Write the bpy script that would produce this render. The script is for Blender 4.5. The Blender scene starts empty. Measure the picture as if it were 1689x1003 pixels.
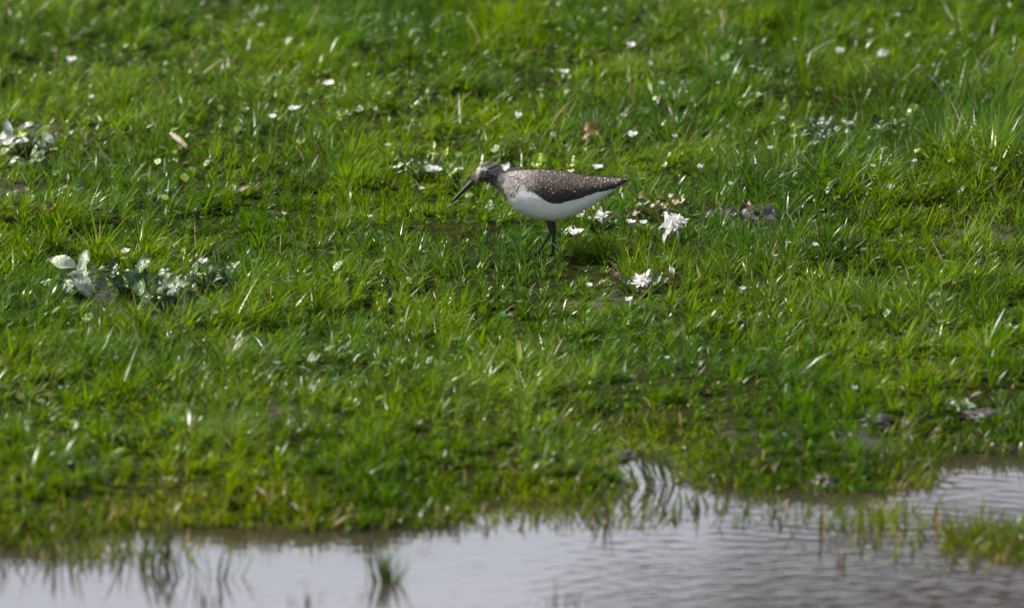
import bpy, bmesh, math, random
import numpy as np
from mathutils import Vector, Matrix

random.seed(7)
rng = np.random.default_rng(11)
R = math.radians

# ------------------------------------------------------------------ camera, sky, sun, exposure
PITCH = R(10.3)
DIST = 14.0
WIDTH = 1.284                      # metres across the frame at the aim point
FOCAL = 36.0 * DIST / WIDTH
AIM = np.array([0.0, 0.0, 0.055])
F_ = np.array([0.0, math.cos(PITCH), -math.sin(PITCH)])
U_ = np.array([0.0, math.sin(PITCH), math.cos(PITCH)])
CAM = AIM - F_ * DIST

scene = bpy.context.scene
COL = scene.collection
cam_data = bpy.data.cameras.new('camera')
cam = bpy.data.objects.new('camera', cam_data)
COL.objects.link(cam)
cam.location = CAM
cam.rotation_euler = (math.pi / 2 - PITCH, 0, 0)
cam_data.lens = FOCAL
cam_data.sensor_width = 36
cam_data.clip_start = 0.1
cam_data.clip_end = 3000
cam_data.dof.use_dof = True
cam_data.dof.focus_distance = 14.35
cam_data.dof.aperture_fstop = 6.6
scene.camera = cam

SUN = Vector((-0.65, 0.03, 0.76)).normalized()
sun_data = bpy.data.lights.new('sun', 'SUN')
sun_data.energy = 5.0
sun_data.angle = R(0.55)
sun_data.color = (1.0, 0.955, 0.88)
sun = bpy.data.objects.new('sun', sun_data)
COL.objects.link(sun)
sun.rotation_euler = SUN.to_track_quat('Z', 'Y').to_euler()

world = bpy.data.worlds.new('World')
scene.world = world
world.use_nodes = True
wn, wl = world.node_tree.nodes, world.node_tree.links
for n in list(wn):
    wn.remove(n)
w_out = wn.new('ShaderNodeOutputWorld')
w_bg = wn.new('ShaderNodeBackground')
w_bg.inputs['Strength'].default_value = 0.09
w_sky = wn.new('ShaderNodeTexSky')
w_sky.sky_type = 'NISHITA'
w_sky.sun_disc = False
w_sky.sun_elevation = math.asin(SUN.z)
w_sky.sun_rotation = math.atan2(SUN.x, SUN.y)
w_sky.dust_density = 3.0
w_tc = wn.new('ShaderNodeTexCoord')
w_sep = wn.new('ShaderNodeSeparateXYZ')
w_den = wn.new('ShaderNodeMath'); w_den.operation = 'ADD'; w_den.inputs[1].default_value = 0.12
w_abs = wn.new('ShaderNodeMath'); w_abs.operation = 'ABSOLUTE'
w_div = wn.new('ShaderNodeVectorMath'); w_div.operation = 'DIVIDE'
w_cmb = wn.new('ShaderNodeCombineXYZ')
w_map = wn.new('ShaderNodeMapping')
w_map.inputs['Location'].default_value = (-13.0797, 1.95195, 0.0)
w_noise = wn.new('ShaderNodeTexNoise')
w_noise.inputs['Scale'].default_value = 0.6
w_noise.inputs['Detail'].default_value = 6
w_ramp = wn.new('ShaderNodeValToRGB')
w_ramp.color_ramp.elements[0].position = 0.50
w_ramp.color_ramp.elements[1].position = 0.62
w_mix = wn.new('ShaderNodeMix')
w_mix.data_type = 'RGBA'
w_mix.inputs['B'].default_value = (13.4, 14.2, 16.0, 1)
wl.new(w_tc.outputs['Generated'], w_sep.inputs[0])
wl.new(w_sep.outputs['Z'], w_abs.inputs[0]); wl.new(w_abs.outputs[0], w_den.inputs[0])
for _i in range(3):
    wl.new(w_den.outputs[0], w_cmb.inputs[_i])
wl.new(w_tc.outputs['Generated'], w_div.inputs[0]); wl.new(w_cmb.outputs[0], w_div.inputs[1])
wl.new(w_div.outputs[0], w_map.inputs['Vector'])
wl.new(w_map.outputs['Vector'], w_noise.inputs['Vector'])
wl.new(w_noise.outputs['Fac'], w_ramp.inputs['Fac'])
wl.new(w_ramp.outputs['Color'], w_mix.inputs['Factor'])
wl.new(w_sky.outputs['Color'], w_mix.inputs['A'])
wl.new(w_mix.outputs['Result'], w_bg.inputs['Color'])
wl.new(w_bg.outputs['Background'], w_out.inputs['Surface'])

scene.view_settings.view_transform = 'Standard'
scene.view_settings.look = 'None'
scene.view_settings.exposure = 0.58
scene.view_settings.gamma = 1.0
scene.render.engine = 'CYCLES'
scene.cycles.use_denoising = True
scene.cycles.filter_width = 1.5
scene.cycles.max_bounces = 10
scene.cycles.transparent_max_bounces = 16
scene.cycles.sample_clamp_indirect = 6.0

# ------------------------------------------------------------------ survey helpers (photo pixel -> point on the ground)
def rays(px):
    px = np.atleast_2d(np.asarray(px, float))
    k = 36.0 / FOCAL / 1689.0
    d = F_[None, :] + np.outer((px[:, 0] - 844.5) * k, [1, 0, 0]) + np.outer((501.5 - px[:, 1]) * k, U_)
    return d

def on_plane(px, z=0.0):
    d = rays(px)
    t = (z - CAM[2]) / d[:, 2]
    return CAM[None, :] + d * t[:, None]

def hash2(ix, iy, seed):
    n = (ix.astype(np.int64) * 374761393 + iy.astype(np.int64) * 668265263 + seed * 974711) & 0x7fffffff
    n = ((n ^ (n >> 13)) * 1274126177) & 0x7fffffff
    n = (n ^ (n >> 16)) & 0xffffff
    return n / float(0xffffff)

def vnoise(x, y, scale, seed):
    x = np.asarray(x, float) / scale
    y = np.asarray(y, float) / scale
    ix, iy = np.floor(x), np.floor(y)
    fx, fy = x - ix, y - iy
    fx = fx * fx * (3 - 2 * fx)
    fy = fy * fy * (3 - 2 * fy)
    a = hash2(ix, iy, seed); b = hash2(ix + 1, iy, seed)
    c = hash2(ix, iy + 1, seed); d = hash2(ix + 1, iy + 1, seed)
    return (a * (1 - fx) + b * fx) * (1 - fy) + (c * (1 - fx) + d * fx) * fy

def fbm(x, y, scale, seed, octaves=4):
    s, amp, tot = 0, 1.0, 0
    for o in range(octaves):
        s = s + amp * vnoise(x, y, scale / 2 ** o, seed + o * 17)
        tot += amp
        amp *= 0.5
    return s / tot                                   # 0..1

def smooth(t):
    t = np.clip(t, 0, 1)
    return t * t * (3 - 2 * t)

def sdf_poly(P, x, y):
    """signed distance, positive inside"""
    x = np.asarray(x, float); y = np.asarray(y, float)
    d2 = np.full(x.shape, 1e9)
    inside = np.zeros(x.shape, bool)
    n = len(P)
    for i in range(n):
        ax, ay = P[i]; bx, by = P[(i + 1) % n]
        ex, ey = bx - ax, by - ay
        L = ex * ex + ey * ey + 1e-12
        t = np.clip(((x - ax) * ex + (y - ay) * ey) / L, 0, 1)
        d2 = np.minimum(d2, (x - ax - t * ex) ** 2 + (y - ay - t * ey) ** 2)
        if abs(by - ay) > 1e-12:
            c = ((ay > y) != (by > y)) & (x < (bx - ax) * (y - ay) / (by - ay) + ax)
            inside ^= c
    d = np.sqrt(d2)
    return np.where(inside, d, -d)

# shoreline of the pool, surveyed from left to right
SHORE = [(-900, 915), (-300, 908), (-120, 890), (0, 899), (70, 895), (120, 887), (175, 873), (215, 867), (300, 865),
         (420, 866), (560, 870), (690, 864), (730, 850), (744, 833), (790, 824), (860, 822), (930, 828), (985, 830),
         (1020, 828), (1032, 816), (1034, 800), (1014, 782), (990, 752), (994, 722), (1018, 728), (1035, 742), (1095, 744), (1128, 766), (1122, 796),
         (1150, 801), (1250, 804), (1350, 807), (1450, 805), (1512, 803), (1522, 775), (1528, 749), (1560, 741),
         (1620, 744), (1700, 746), (1900, 748), (2300, 770), (2900, 775)]
sh = on_plane(SHORE)[:, :2]
POND = [tuple(p) for p in sh] + [(3.6, -3.0), (2.6, -8.5), (-2.8, -8.8), (-4.0, -3.2)]
ISLE = [tuple(p) for p in on_plane([(1560, 892), (1590, 882), (1630, 878), (1700, 878), (1900, 885), (2050, 905),
                                     (1900, 930), (1700, 926), (1650, 916), (1600, 905)])[:, :2]]

def ground_px(px):                                   # pixel -> ground xy ellipse helper, at z ~ 0
    return on_plane([px])[0, :2]

def blob(x, y, px, rx, ry):
    """soft elliptical spot centred on a surveyed pixel, radii in metres"""
    cx, cy = on_plane([px], 0.05 if px[1] < 720 else 0.01)[0, :2]
    return np.exp(-(((x - cx) / rx) ** 2 + ((y - cy) / ry) ** 2))

def land_dist(x, y):
    s = -sdf_poly(POND, x, y)
    w = (fbm(x, y, 0.10, 5, 3) - 0.5) * 0.045 + (fbm(x, y, 0.03, 9, 2) - 0.5) * 0.025
    return np.maximum(s + w * smooth((1.5 - np.abs(x)) / 0.3), sdf_poly(ISLE, x, y) * 0.6 + w * 0.6 - 0.014)

BARE = [((1450, 697), 0.045, 0.07, 0.9), ((1590, 684), 0.085, 0.09, 0.95), ((1505, 745), 0.03, 0.06, 0.6), ((1010, 722), 0.022, 0.07, 0.8),
        ((1000, 690), 0.02, 0.03, 0.4), ((1230, 370), 0.06, 0.07, 0.9), ((1630, 390), 0.09, 0.035, 0.85), ((225, 490), 0.085, 0.14, 0.85),
        ((1060, 775), 0.03, 0.05, 0.5), ((1180, 735), 0.03, 0.03, 0.25), ((140, 482), 0.04, 0.13, 0.85), ((278, 508), 0.045, 0.11, 0.8), ((345, 478), 0.04, 0.11, 0.6), ((45, 250), 0.045, 0.12, 0.7),
        ((1400, 246), 0.09, 0.10, 0.5), ((1225, 378), 0.04, 0.08, 0.7), ((1065, 490), 0.05, 0.06, 0.5), ((1095, 378), 0.05, 0.08, 0.6),
        ((1450, 232), 0.08, 0.05, 0.75), ((1000, 482), 0.04, 0.05, 0.6),
        ((60, 330), 0.10, 0.10, 0.35), ((440, 720), 0.05, 0.05, 0.4), ((1480, 700), 0.22, 0.10, 0.2), ((110, 290), 0.05, 0.05, 0.4)]
TALL = [((1600, 330), 0.22, 0.22, 1.4), ((1640, 230), 0.2, 0.3, 1.2), ((1330, 600), 0.07, 0.08, 0.8), ((650, 530), 0.09, 0.10, 0.6),
        ((1480, 170), 0.32, 0.35, 0.95), ((960, 440), 0.08, 0.08, 0.2), ((800, 800), 0.12, 0.10, 0.4), ((1180, 790), 0.06, 0.1, 0.5),
        ((60, 600), 0.14, 0.14, 0.6), ((300, 60), 0.35, 0.4, 0.35), ((1420, 560), 0.08, 0.08, 0.4), ((1390, 800), 0.09, 0.08, 0.3)]

def height(x, y):
    x = np.asarray(x, float); y = np.asarray(y, float)
    s = land_dist(x, y)
    up = np.maximum(s, 0)
    h = 0.026 * smooth(up / 0.10) + 0.026 * np.minimum(up, 2.5) + 0.004 * np.minimum(np.maximum(up - 2.5, 0), 60)
    inland = smooth((s - 0.02) / 0.25)
    h = h + inland * (0.055 * (fbm(x, y, 0.42, 21, 3) - 0.5) + 0.026 * (fbm(x, y, 0.11, 33, 3) - 0.5))
    # worn ledge under the right-hand tussocks, hollow by the broad leaves
    h = h + 0.035 * blob(x, y, (1640, 330), 0.20, 0.16) - 0.022 * blob(x, y, (1620, 395), 0.16, 0.06)
    h = h - 0.022 * blob(x, y, (235, 488), 0.09, 0.08) - 0.022 * blob(x, y, (1450, 232), 0.12, 0.07) + 0.02 * blob(x, y, (1420, 150), 0.3, 0.25)
    h = h + 0.008 * blob(x, y, (1450, 697), 0.06, 0.06) * (fbm(x, y, 0.02, 40, 2))
    down = np.maximum(-s, 0)
    bed = -0.005 * smooth(down / 0.03) - 0.05 * smooth(down / 0.9) + 0.006 * (fbm(x, y, 0.12, 51, 3) - 0.5) * smooth(down / 0.05)
    return np.where(s > 0, h, bed)

def on_ground(px):
    px = np.atleast_2d(np.asarray(px, float))
    z = np.full(len(px), 0.04)
    for _ in range(25):
        p = on_plane(px, 0.0)
        d = rays(px)
        t = (z - CAM[2]) / d[:, 2]
        p = CAM[None, :] + d * t[:, None]
        z = 0.5 * z + 0.5 * height(p[:, 0], p[:, 1])
    p[:, 2] = height(p[:, 0], p[:, 1])
    return p

def G(u, v):
    return Vector(on_ground([(u, v)])[0])

MM = 0.00076                                          # metres per photo pixel near the aim point

# ------------------------------------------------------------------ building helpers
def nodes_of(name):
    m = bpy.data.materials.new(name)
    m.use_nodes = True
    nt = m.node_tree
    for n in list(nt.nodes):
        nt.nodes.remove(n)
    out = nt.nodes.new('ShaderNodeOutputMaterial')
    return m, nt.nodes, nt.links, out

def mesh_np(name, verts, tris=None, quads=None, mat=None, parent=None, smooth_shade=True, colors=None):
    me = bpy.data.meshes.new(name)
    verts = np.asarray(verts, np.float32)
    loops, starts, totals = [], [], []
    pos = 0
    if quads is not None and len(quads):
        q = np.asarray(quads, np.int32)
        loops.append(q.ravel()); starts.append(pos + 4 * np.arange(len(q))); totals.append(np.full(len(q), 4)); pos += 4 * len(q)
    if tris is not None and len(tris):
        t = np.asarray(tris, np.int32)
        loops.append(t.ravel()); starts.append(pos + 3 * np.arange(len(t))); totals.append(np.full(len(t), 3)); pos += 3 * len(t)
    loops = np.concatenate(loops).astype(np.int32); starts = np.concatenate(starts).astype(np.int32); totals = np.concatenate(totals).astype(np.int32)
    me.vertices.add(len(verts)); me.vertices.foreach_set('co', verts.ravel())
    me.loops.add(len(loops)); me.loops.foreach_set('vertex_index', loops)
    me.polygons.add(len(starts)); me.polygons.foreach_set('loop_start', starts); me.polygons.foreach_set('loop_total', totals)
    if smooth_shade:
        me.polygons.foreach_set('use_smooth', np.ones(len(starts), bool))
    me.update(calc_edges=True)
    if colors is not None:
        a = me.color_attributes.new('tint', 'FLOAT_COLOR', 'POINT')
        c = np.ones((len(verts), 4), np.float32)
        c[:, :3] = colors
        a.data.foreach_set('color', c.ravel())
    return link(name, me, mat, parent)

def link(name, me, mat=None, parent=None):
    o = bpy.data.objects.new(name, me)
    if mat and me is not None:
        me.materials.append(mat)
    COL.objects.link(o)
    if parent:
        o.parent = parent
    return o

def tag(o, label=None, cat=None, group=None, kind=None):
    for k, v in (('label', label), ('category', cat), ('group', group), ('kind', kind)):
        if v:
            o[k] = v
    return o

def empty(name, loc, rz=0.0, **kw):
    o = bpy.data.objects.new(name, None)
    o.empty_display_size = 0.01
    COL.objects.link(o)
    o.location = loc
    o.rotation_euler = (0, 0, rz)
    return tag(o, **kw)

class MB:
    """collects little shapes into one mesh"""
    def __init__(s):
        s.v, s.q, s.t, s.c = [], [], [], []
    def add(s, v, q=(), t=(), col=(1, 1, 1)):
        b = len(s.v)
        s.v += [tuple(p) for p in v]
        s.q += [tuple(i + b for i in f) for f in q]
        s.t += [tuple(i + b for i in f) for f in t]
        s.c += [tuple(col)] * len(v) if not hasattr(col[0], '__len__') else [tuple(c) for c in col]
    def tube(s, pts, rad, n=8, col=(1, 1, 1)):
        pts = [Vector(p) for p in pts]
        v, q = [], []
        for i, p in enumerate(pts):
            d = (pts[min(i + 1, len(pts) - 1)] - pts[max(i - 1, 0)]).normalized()
            a = d.cross(Vector((0.13, 0.97, 0.2))).normalized()
            b = d.cross(a)
            r = rad[i] if hasattr(rad, '__len__') else rad
            for k in range(n):
                w = 2 * math.pi * k / n
                v.append(p + (a * math.cos(w) + b * math.sin(w)) * r)
        for i in range(len(pts) - 1):
            for k in range(n):
                q.append((i * n + k, i * n + (k + 1) % n, (i + 1) * n + (k + 1) % n, (i + 1) * n + k))
        t = []
        for e, rev in ((0, 1), (len(pts) - 1, 0)):
            v.append(pts[e]); c = len(v) - 1
            for k in range(n):
                f = (c, e * n + k, e * n + (k + 1) % n)
                t.append(f[::-1] if rev else f)
        s.add(v, q, t, col)
    def leaf(s, base, tip_dir, up, L, W, curl=0.0, cup=0.0, nseg=5, shape=None, col=(1, 1, 1), wav=0.0):
        """a leaf or petal: nseg by 4 grid, bent along its length and cupped across"""
        base = Vector(base); d = Vector(tip_dir).normalized(); up = Vector(up)
        side = d.cross(up).normalized(); nrm = side.cross(d).normalized()
        shape = shape or (lambda t: math.sin(math.pi * min(1, t * 0.93 + 0.05)) ** 0.75)
        v, q = [], []
        ph = random.random() * 6
        for i in range(nseg + 1):
            t = i / nseg
            ang = curl * t
            c = base + d * (L * t * math.cos(ang * 0.6)) + nrm * (-L * t * math.sin(ang * 0.6))
            w = W * 0.5 * max(shape(t), 0.04)
            nick = random.uniform(0.8, 1.08) if wav > 0.1 else 1.0
            for j in range(5):
                k = j / 2 - 1
                v.append(c + side * (w * k * nick) + nrm * (cup * W * (k * k - 0.3) + wav * W * math.sin(ph + 7 * t + 2.2 * k)))
        for i in range(nseg):
            for j in range(4):
                q.append((i * 5 + j, i * 5 + j + 1, i * 5 + j + 6, i * 5 + j + 5))
        s.add(v, q, (), col)
    def build(s, name, mat, parent=None, solid=0.0):
        o = mesh_np(name, s.v, s.t, s.q, mat, parent, True, s.c)
        if solid:
            md = o.modifiers.new('thickness', 'SOLIDIFY')
            md.thickness = solid
            md.offset = 0
        return o

# ------------------------------------------------------------------ materials
def mat_grass(name, gloss=0.42, trans=0.38, noise=60, spec=0.3, hue=0.49, crinkle=0.0):
    m, N, L, out = nodes_of(name)
    at = N.new('ShaderNodeAttribute'); at.attribute_name = 'tint'
    p = N.new('ShaderNodeBsdfPrincipled')
    p.inputs['Roughness'].default_value = gloss
    p.inputs['Specular IOR Level'].default_value = spec
    tr = N.new('ShaderNodeBsdfTranslucent')
    tc = N.new('ShaderNodeTexCoord')
    no = N.new('ShaderNodeTexNoise'); no.inputs['Scale'].default_value = noise; no.inputs['Detail'].default_value = 3
    hs = N.new('ShaderNodeHueSaturation')
    mr = N.new('ShaderNodeMapRange'); mr.inputs['To Min'].default_value = 0.72; mr.inputs['To Max'].default_value = 1.3
    L.new(tc.outputs['Object'], no.inputs['Vector']); L.new(no.outputs['Fac'], mr.inputs['Value']); L.new(mr.outputs['Result'], hs.inputs['Value'])
    L.new(at.outputs['Color'], hs.inputs['Color'])
    L.new(hs.outputs['Color'], p.inputs['Base Color'])
    h2 = N.new('ShaderNodeHueSaturation'); h2.inputs['Hue'].default_value = hue; h2.inputs['Value'].default_value = 1.5; h2.inputs['Saturation'].default_value = 1.1
    L.new(hs.outputs['Color'], h2.inputs['Color']); L.new(h2.outputs['Color'], tr.inputs['Color'])
    if crinkle:
        b = N.new('ShaderNodeBump'); b.inputs['Strength'].default_value = 1.0; b.inputs['Distance'].default_value = crinkle
        L.new(no.outputs['Fac'], b.inputs['Height']); L.new(b.outputs['Normal'], p.inputs['Normal'])
    mx = N.new('ShaderNodeMixShader'); mx.inputs['Fac'].default_value = trans
    L.new(p.outputs['BSDF'], mx.inputs[1]); L.new(tr.outputs['BSDF'], mx.inputs[2])
    L.new(mx.outputs['Shader'], out.inputs['Surface'])
    return m

M_GRASS = mat_grass('grass_blade', 0.28, 0.50, 60, 0.33)
M_LEAF = mat_grass('glossy_leaf', 0.27, 0.22, 190, 0.8, 0.5, 0.003)
M_PETAL = mat_grass('white_petal', 0.55, 0.30, 300, 0.3, 0.5)

def mat_simple(name, color, rough=0.6, spec=0.4, noise=None, amp=0.25, bump=0.0, attr=False):
    m, N, L, out = nodes_of(name)
    p = N.new('ShaderNodeBsdfPrincipled')
    p.inputs['Roughness'].default_value = rough
    p.inputs['Specular IOR Level'].default_value = spec
    tc = N.new('ShaderNodeTexCoord')
    no = N.new('ShaderNodeTexNoise'); no.inputs['Scale'].default_value = noise or 80; no.inputs['Detail'].default_value = 4
    mr = N.new('ShaderNodeMapRange'); mr.inputs['To Min'].default_value = 1 - amp; mr.inputs['To Max'].default_value = 1 + amp
    hs = N.new('ShaderNodeHueSaturation')
    hs.inputs['Color'].default_value = (*color, 1)
    if attr:
        at = N.new('ShaderNodeAttribute'); at.attribute_name = 'tint'
        L.new(at.outputs['Color'], hs.inputs['Color'])
    L.new(tc.outputs['Object'], no.inputs['Vector']); L.new(no.outputs['Fac'], mr.inputs['Value']); L.new(mr.outputs['Result'], hs.inputs['Value'])
    L.new(hs.outputs['Color'], p.inputs['Base Color'])
    if bump:
        b = N.new('ShaderNodeBump'); b.inputs['Strength'].default_value = 1.0; b.inputs['Distance'].default_value = bump
        L.new(no.outputs['Fac'], b.inputs['Height']); L.new(b.outputs['Normal'], p.inputs['Normal'])
    L.new(p.outputs['BSDF'], out.inputs['Surface'])
    return m

def mat_soil():
    m, N, L, out = nodes_of('soil_and_thatch')
    p = N.new('ShaderNodeBsdfPrincipled')
    geo = N.new('ShaderNodeNewGeometry')
    sep = N.new('ShaderNodeSeparateXYZ'); L.new(geo.outputs['Position'], sep.inputs[0])
    n1 = N.new('ShaderNodeTexNoise'); n1.inputs['Scale'].default_value = 45; n1.inputs['Detail'].default_value = 6
    n2 = N.new('ShaderNodeTexNoise'); n2.inputs['Scale'].default_value = 7; n2.inputs['Detail'].default_value = 4
    L.new(geo.outputs['Position'], n1.inputs['Vector']); L.new(geo.outputs['Position'], n2.inputs['Vector'])
    mud = N.new('ShaderNodeValToRGB')
    mud.color_ramp.elements[0].color = (0.035, 0.028, 0.022, 1); mud.color_ramp.elements[0].position = 0.3
    mud.color_ramp.elements[1].color = (0.092, 0.076, 0.062, 1); mud.color_ramp.elements[1].position = 0.72
    L.new(n1.outputs['Fac'], mud.inputs['Fac'])
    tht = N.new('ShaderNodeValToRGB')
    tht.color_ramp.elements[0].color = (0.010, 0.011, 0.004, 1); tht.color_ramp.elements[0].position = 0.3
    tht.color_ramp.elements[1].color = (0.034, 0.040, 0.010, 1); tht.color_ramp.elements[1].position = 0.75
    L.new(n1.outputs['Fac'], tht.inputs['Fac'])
    at = N.new('ShaderNodeAttribute'); at.attribute_name = 'tint'
    mx = N.new('ShaderNodeMix'); mx.data_type = 'RGBA'
    sc = N.new('ShaderNodeSeparateColor'); L.new(at.outputs['Color'], sc.inputs[0])
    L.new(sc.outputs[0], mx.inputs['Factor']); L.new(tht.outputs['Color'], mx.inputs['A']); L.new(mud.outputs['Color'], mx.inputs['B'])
    L.new(mx.outputs['Result'], p.inputs['Base Color'])
    rr = N.new('ShaderNodeMapRange'); rr.inputs['To Min'].default_value = 0.85; rr.inputs['To Max'].default_value = 0.42
    L.new(sc.outputs[1], rr.inputs['Value']); L.new(rr.outputs['Result'], p.inputs['Roughness'])
    sp_ = N.new('ShaderNodeMath'); sp_.operation = 'MULTIPLY'; sp_.inputs[1].default_value = 0.3; L.new(sc.outputs[0], sp_.inputs[0]); L.new(sp_.outputs[0], p.inputs['Specular IOR Level'])
    b = N.new('ShaderNodeBump'); b.inputs['Strength'].default_value = 0.8; b.inputs['Distance'].default_value = 0.006
    L.new(n1.outputs['Fac'], b.inputs['Height']); L.new(b.outputs['Normal'], p.inputs['Normal'])
    L.new(p.outputs['BSDF'], out.inputs['Surface'])
    return m

def mat_water():
    m, N, L, out = nodes_of('muddy_water')
    geo = N.new('ShaderNodeNewGeometry')
    mp = N.new('ShaderNodeMapping'); mp.inputs['Scale'].default_value = (0.55, 1.0, 1.0)
    L.new(geo.outputs['Position'], mp.inputs['Vector'])
    def noise(scale, detail):
        n = N.new('ShaderNodeTexNoise'); n.inputs['Scale'].default_value = scale; n.inputs['Detail'].default_value = detail
        L.new(mp.outputs['Vector'], n.inputs['Vector']); return n
    big = noise(2.3, 2); mid = noise(22, 3); fine = noise(70, 3)
    # wind reaches the open water: ripples are steeper out there than in the lee of the bank
    at = N.new('ShaderNodeAttribute'); at.attribute_name = 'tint'
    sc = N.new('ShaderNodeSeparateColor'); L.new(at.outputs['Color'], sc.inputs[0])
    add = N.new('ShaderNodeMath'); add.operation = 'MULTIPLY_ADD'
    L.new(fine.outputs['Fac'], add.inputs[0]); add.inputs[1].default_value = 0.35; L.new(mid.outputs['Fac'], add.inputs[2])
    b = N.new('ShaderNodeBump'); b.inputs['Distance'].default_value = 0.004
    L.new(sc.outputs[0], b.inputs['Strength']); L.new(add.outputs[0], b.inputs['Height'])
    fr = N.new('ShaderNodeFresnel'); fr.inputs['IOR'].default_value = 1.333; L.new(b.outputs['Normal'], fr.inputs['Normal'])
    gl = N.new('ShaderNodeBsdfGlossy'); gl.inputs['Roughness'].default_value = 0.055; L.new(b.outputs['Normal'], gl.inputs['Normal'])
    df = N.new('ShaderNodeBsdfDiffuse'); df.inputs['Color'].default_value = (0.055, 0.045, 0.037, 1)
    tr = N.new('ShaderNodeBsdfTransparent'); tr.inputs['Color'].default_value = (0.78, 0.70, 0.58, 1)
    m1 = N.new('ShaderNodeMixShader'); L.new(sc.outputs[1], m1.inputs['Fac'])
    L.new(tr.outputs[0], m1.inputs[1]); L.new(df.outputs[0], m1.inputs[2])
    m2 = N.new('ShaderNodeMixShader'); L.new(fr.outputs[0], m2.inputs['Fac']); L.new(m1.outputs[0], m2.inputs[1]); L.new(gl.outputs[0], m2.inputs[2])
    L.new(m2.outputs[0], out.inputs['Surface'])
    return m

M_SOIL, M_WATER = mat_soil(), mat_water()
M_MUD = mat_simple('wet_mud_clod', (0.06, 0.052, 0.046), 0.5, 0.5, 60, 0.5, 0.004)
M_STRAW = mat_simple('dry_straw', (0.42, 0.34, 0.2), 0.5, 0.5, 200, 0.3, attr=True)

# ------------------------------------------------------------------ ground, one sheet to the horizon
X0, X1, Y0, Y1 = -1.25, 1.25, -3.2, 3.4
def axis(a, b, step, far):
    core = np.arange(a, b + 1e-6, step)
    g, d, s = [], 0.0, step
    while d < far:
        s *= 1.35; d += s; g.append(d)
    g = np.array(g)
    return np.concatenate([(a - g)[::-1], core, b + g])
gx, gy = axis(X0, X1, 0.0115, 900), axis(Y0, Y1, 0.0145, 900)
XX, YY = np.meshgrid(gx, gy)
HH = height(XX, YY)
LD = land_dist(XX, YY)
bare = np.zeros_like(XX)
for px, rx, ry, a in BARE:
    bare = np.maximum(bare, a * blob(XX, YY, px, rx, ry))
mudness = np.clip(np.maximum(1 - smooth((LD + 0.005) / 0.03), smooth(bare * 1.5)), 0, 1)
wet = np.clip(1 - LD / 0.3, 0, 1)
nx, ny = len(gx), len(gy)
idx = np.arange(nx * ny).reshape(ny, nx)
quads = np.stack([idx[:-1, :-1], idx[:-1, 1:], idx[1:, 1:], idx[1:, :-1]], -1).reshape(-1, 4)
ground = mesh_np('ground', np.stack([XX, YY, HH], -1).reshape(-1, 3), None, quads, M_SOIL,
                 colors=np.stack([mudness, wet, bare], -1).reshape(-1, 3))
tag(ground, kind='structure', label='muddy earth of the bank under the grass')

# ------------------------------------------------------------------ water
def row(v):
    return on_plane([(844, v)])[0, 1]
wx = np.concatenate([[-4.2, -3.0, -2.0, -1.5, -1.2, -1.0], np.arange(-0.86, 0.861, 0.0062), [1.0, 1.2, 1.5, 2.0, 3.0, 4.0]])
y_near = on_plane([(844, 1035)])[0, 1]
wy = np.concatenate([[-9.2, -7.0, -5.0, -4.0, y_near - 0.6, y_near - 0.3, y_near - 0.1], np.arange(y_near, row(868), 0.0019), np.arange(row(868), 0.3, 0.007)])
WX, WY = np.meshgrid(wx, wy)
depth = -height(WX, WY)
LW = land_dist(WX, WY)
# the breeze touches down on the open water at the lower right and along the near side; the bank shelters the rest
c0 = on_plane([(1450, 972)])[0]
gust = np.exp(-(((WX - c0[0]) / 0.42) ** 2 + ((WY - c0[1] + 0.05) / (row(885) - row(960))) ** 2))
gust = np.maximum(gust, 0.55 * smooth((row(982) - WY) / (row(982) - row(1012))))
gust = smooth((2.1 * gust + 0.9 * (fbm(WX, WY / 2.5, 0.14, 303, 4) - 0.5) - 0.30) / 0.6) * smooth((-LW - 0.005) / 0.06)
gust = gust * smooth((row(872) - WY) / 0.08)
wr = np.random.default_rng(5)
def wavetrain(count, lo, hi, spread):
    w = np.zeros_like(WX)
    for k in range(count):
        lam = wr.uniform(lo, hi); th = wr.normal(0, spread)
        w += lam * wr.uniform(0.5, 1.0) * np.sin(2 * np.pi / lam * (WX * np.sin(th) + WY * np.cos(th)) + wr.uniform(0, 6.28) + 2.5 * fbm(WX, WY, 0.11, 400 + k, 2))
    return w
swell = wavetrain(16, 0.014, 0.045, 0.6)
chop = wavetrain(20, 0.008, 0.022, 0.35) * (0.5 + 1.0 * fbm(WX * 0.35, WY * 0.4, 0.045, 305, 4))
edge_ = smooth((1.0 - np.abs(WX)) / 0.1) * smooth((WY - y_near + 0.1) / 0.05)
WZ = (swell * (0.00022 + 0.0006 * smooth((0.25 - WX) / 0.35)) + chop * 0.0005 * gust) * edge_
rip = 0.025 + 0.03 * gust
turb = np.clip(0.30 + 0.6 * smooth(depth / 0.03), 0, 0.92)
nx, ny = len(wx), len(wy)
idx = np.arange(nx * ny).reshape(ny, nx)
quads = np.stack([idx[:-1, :-1], idx[:-1, 1:], idx[1:, 1:], idx[1:, :-1]], -1).reshape(-1, 4)
water = mesh_np('water', np.stack([WX, WY, WZ], -1).reshape(-1, 3), None, quads, M_WATER,
                colors=np.stack([rip, turb, turb], -1).reshape(-1, 3))
tag(water, kind='structure', label='shallow muddy water of the pool')

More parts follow.
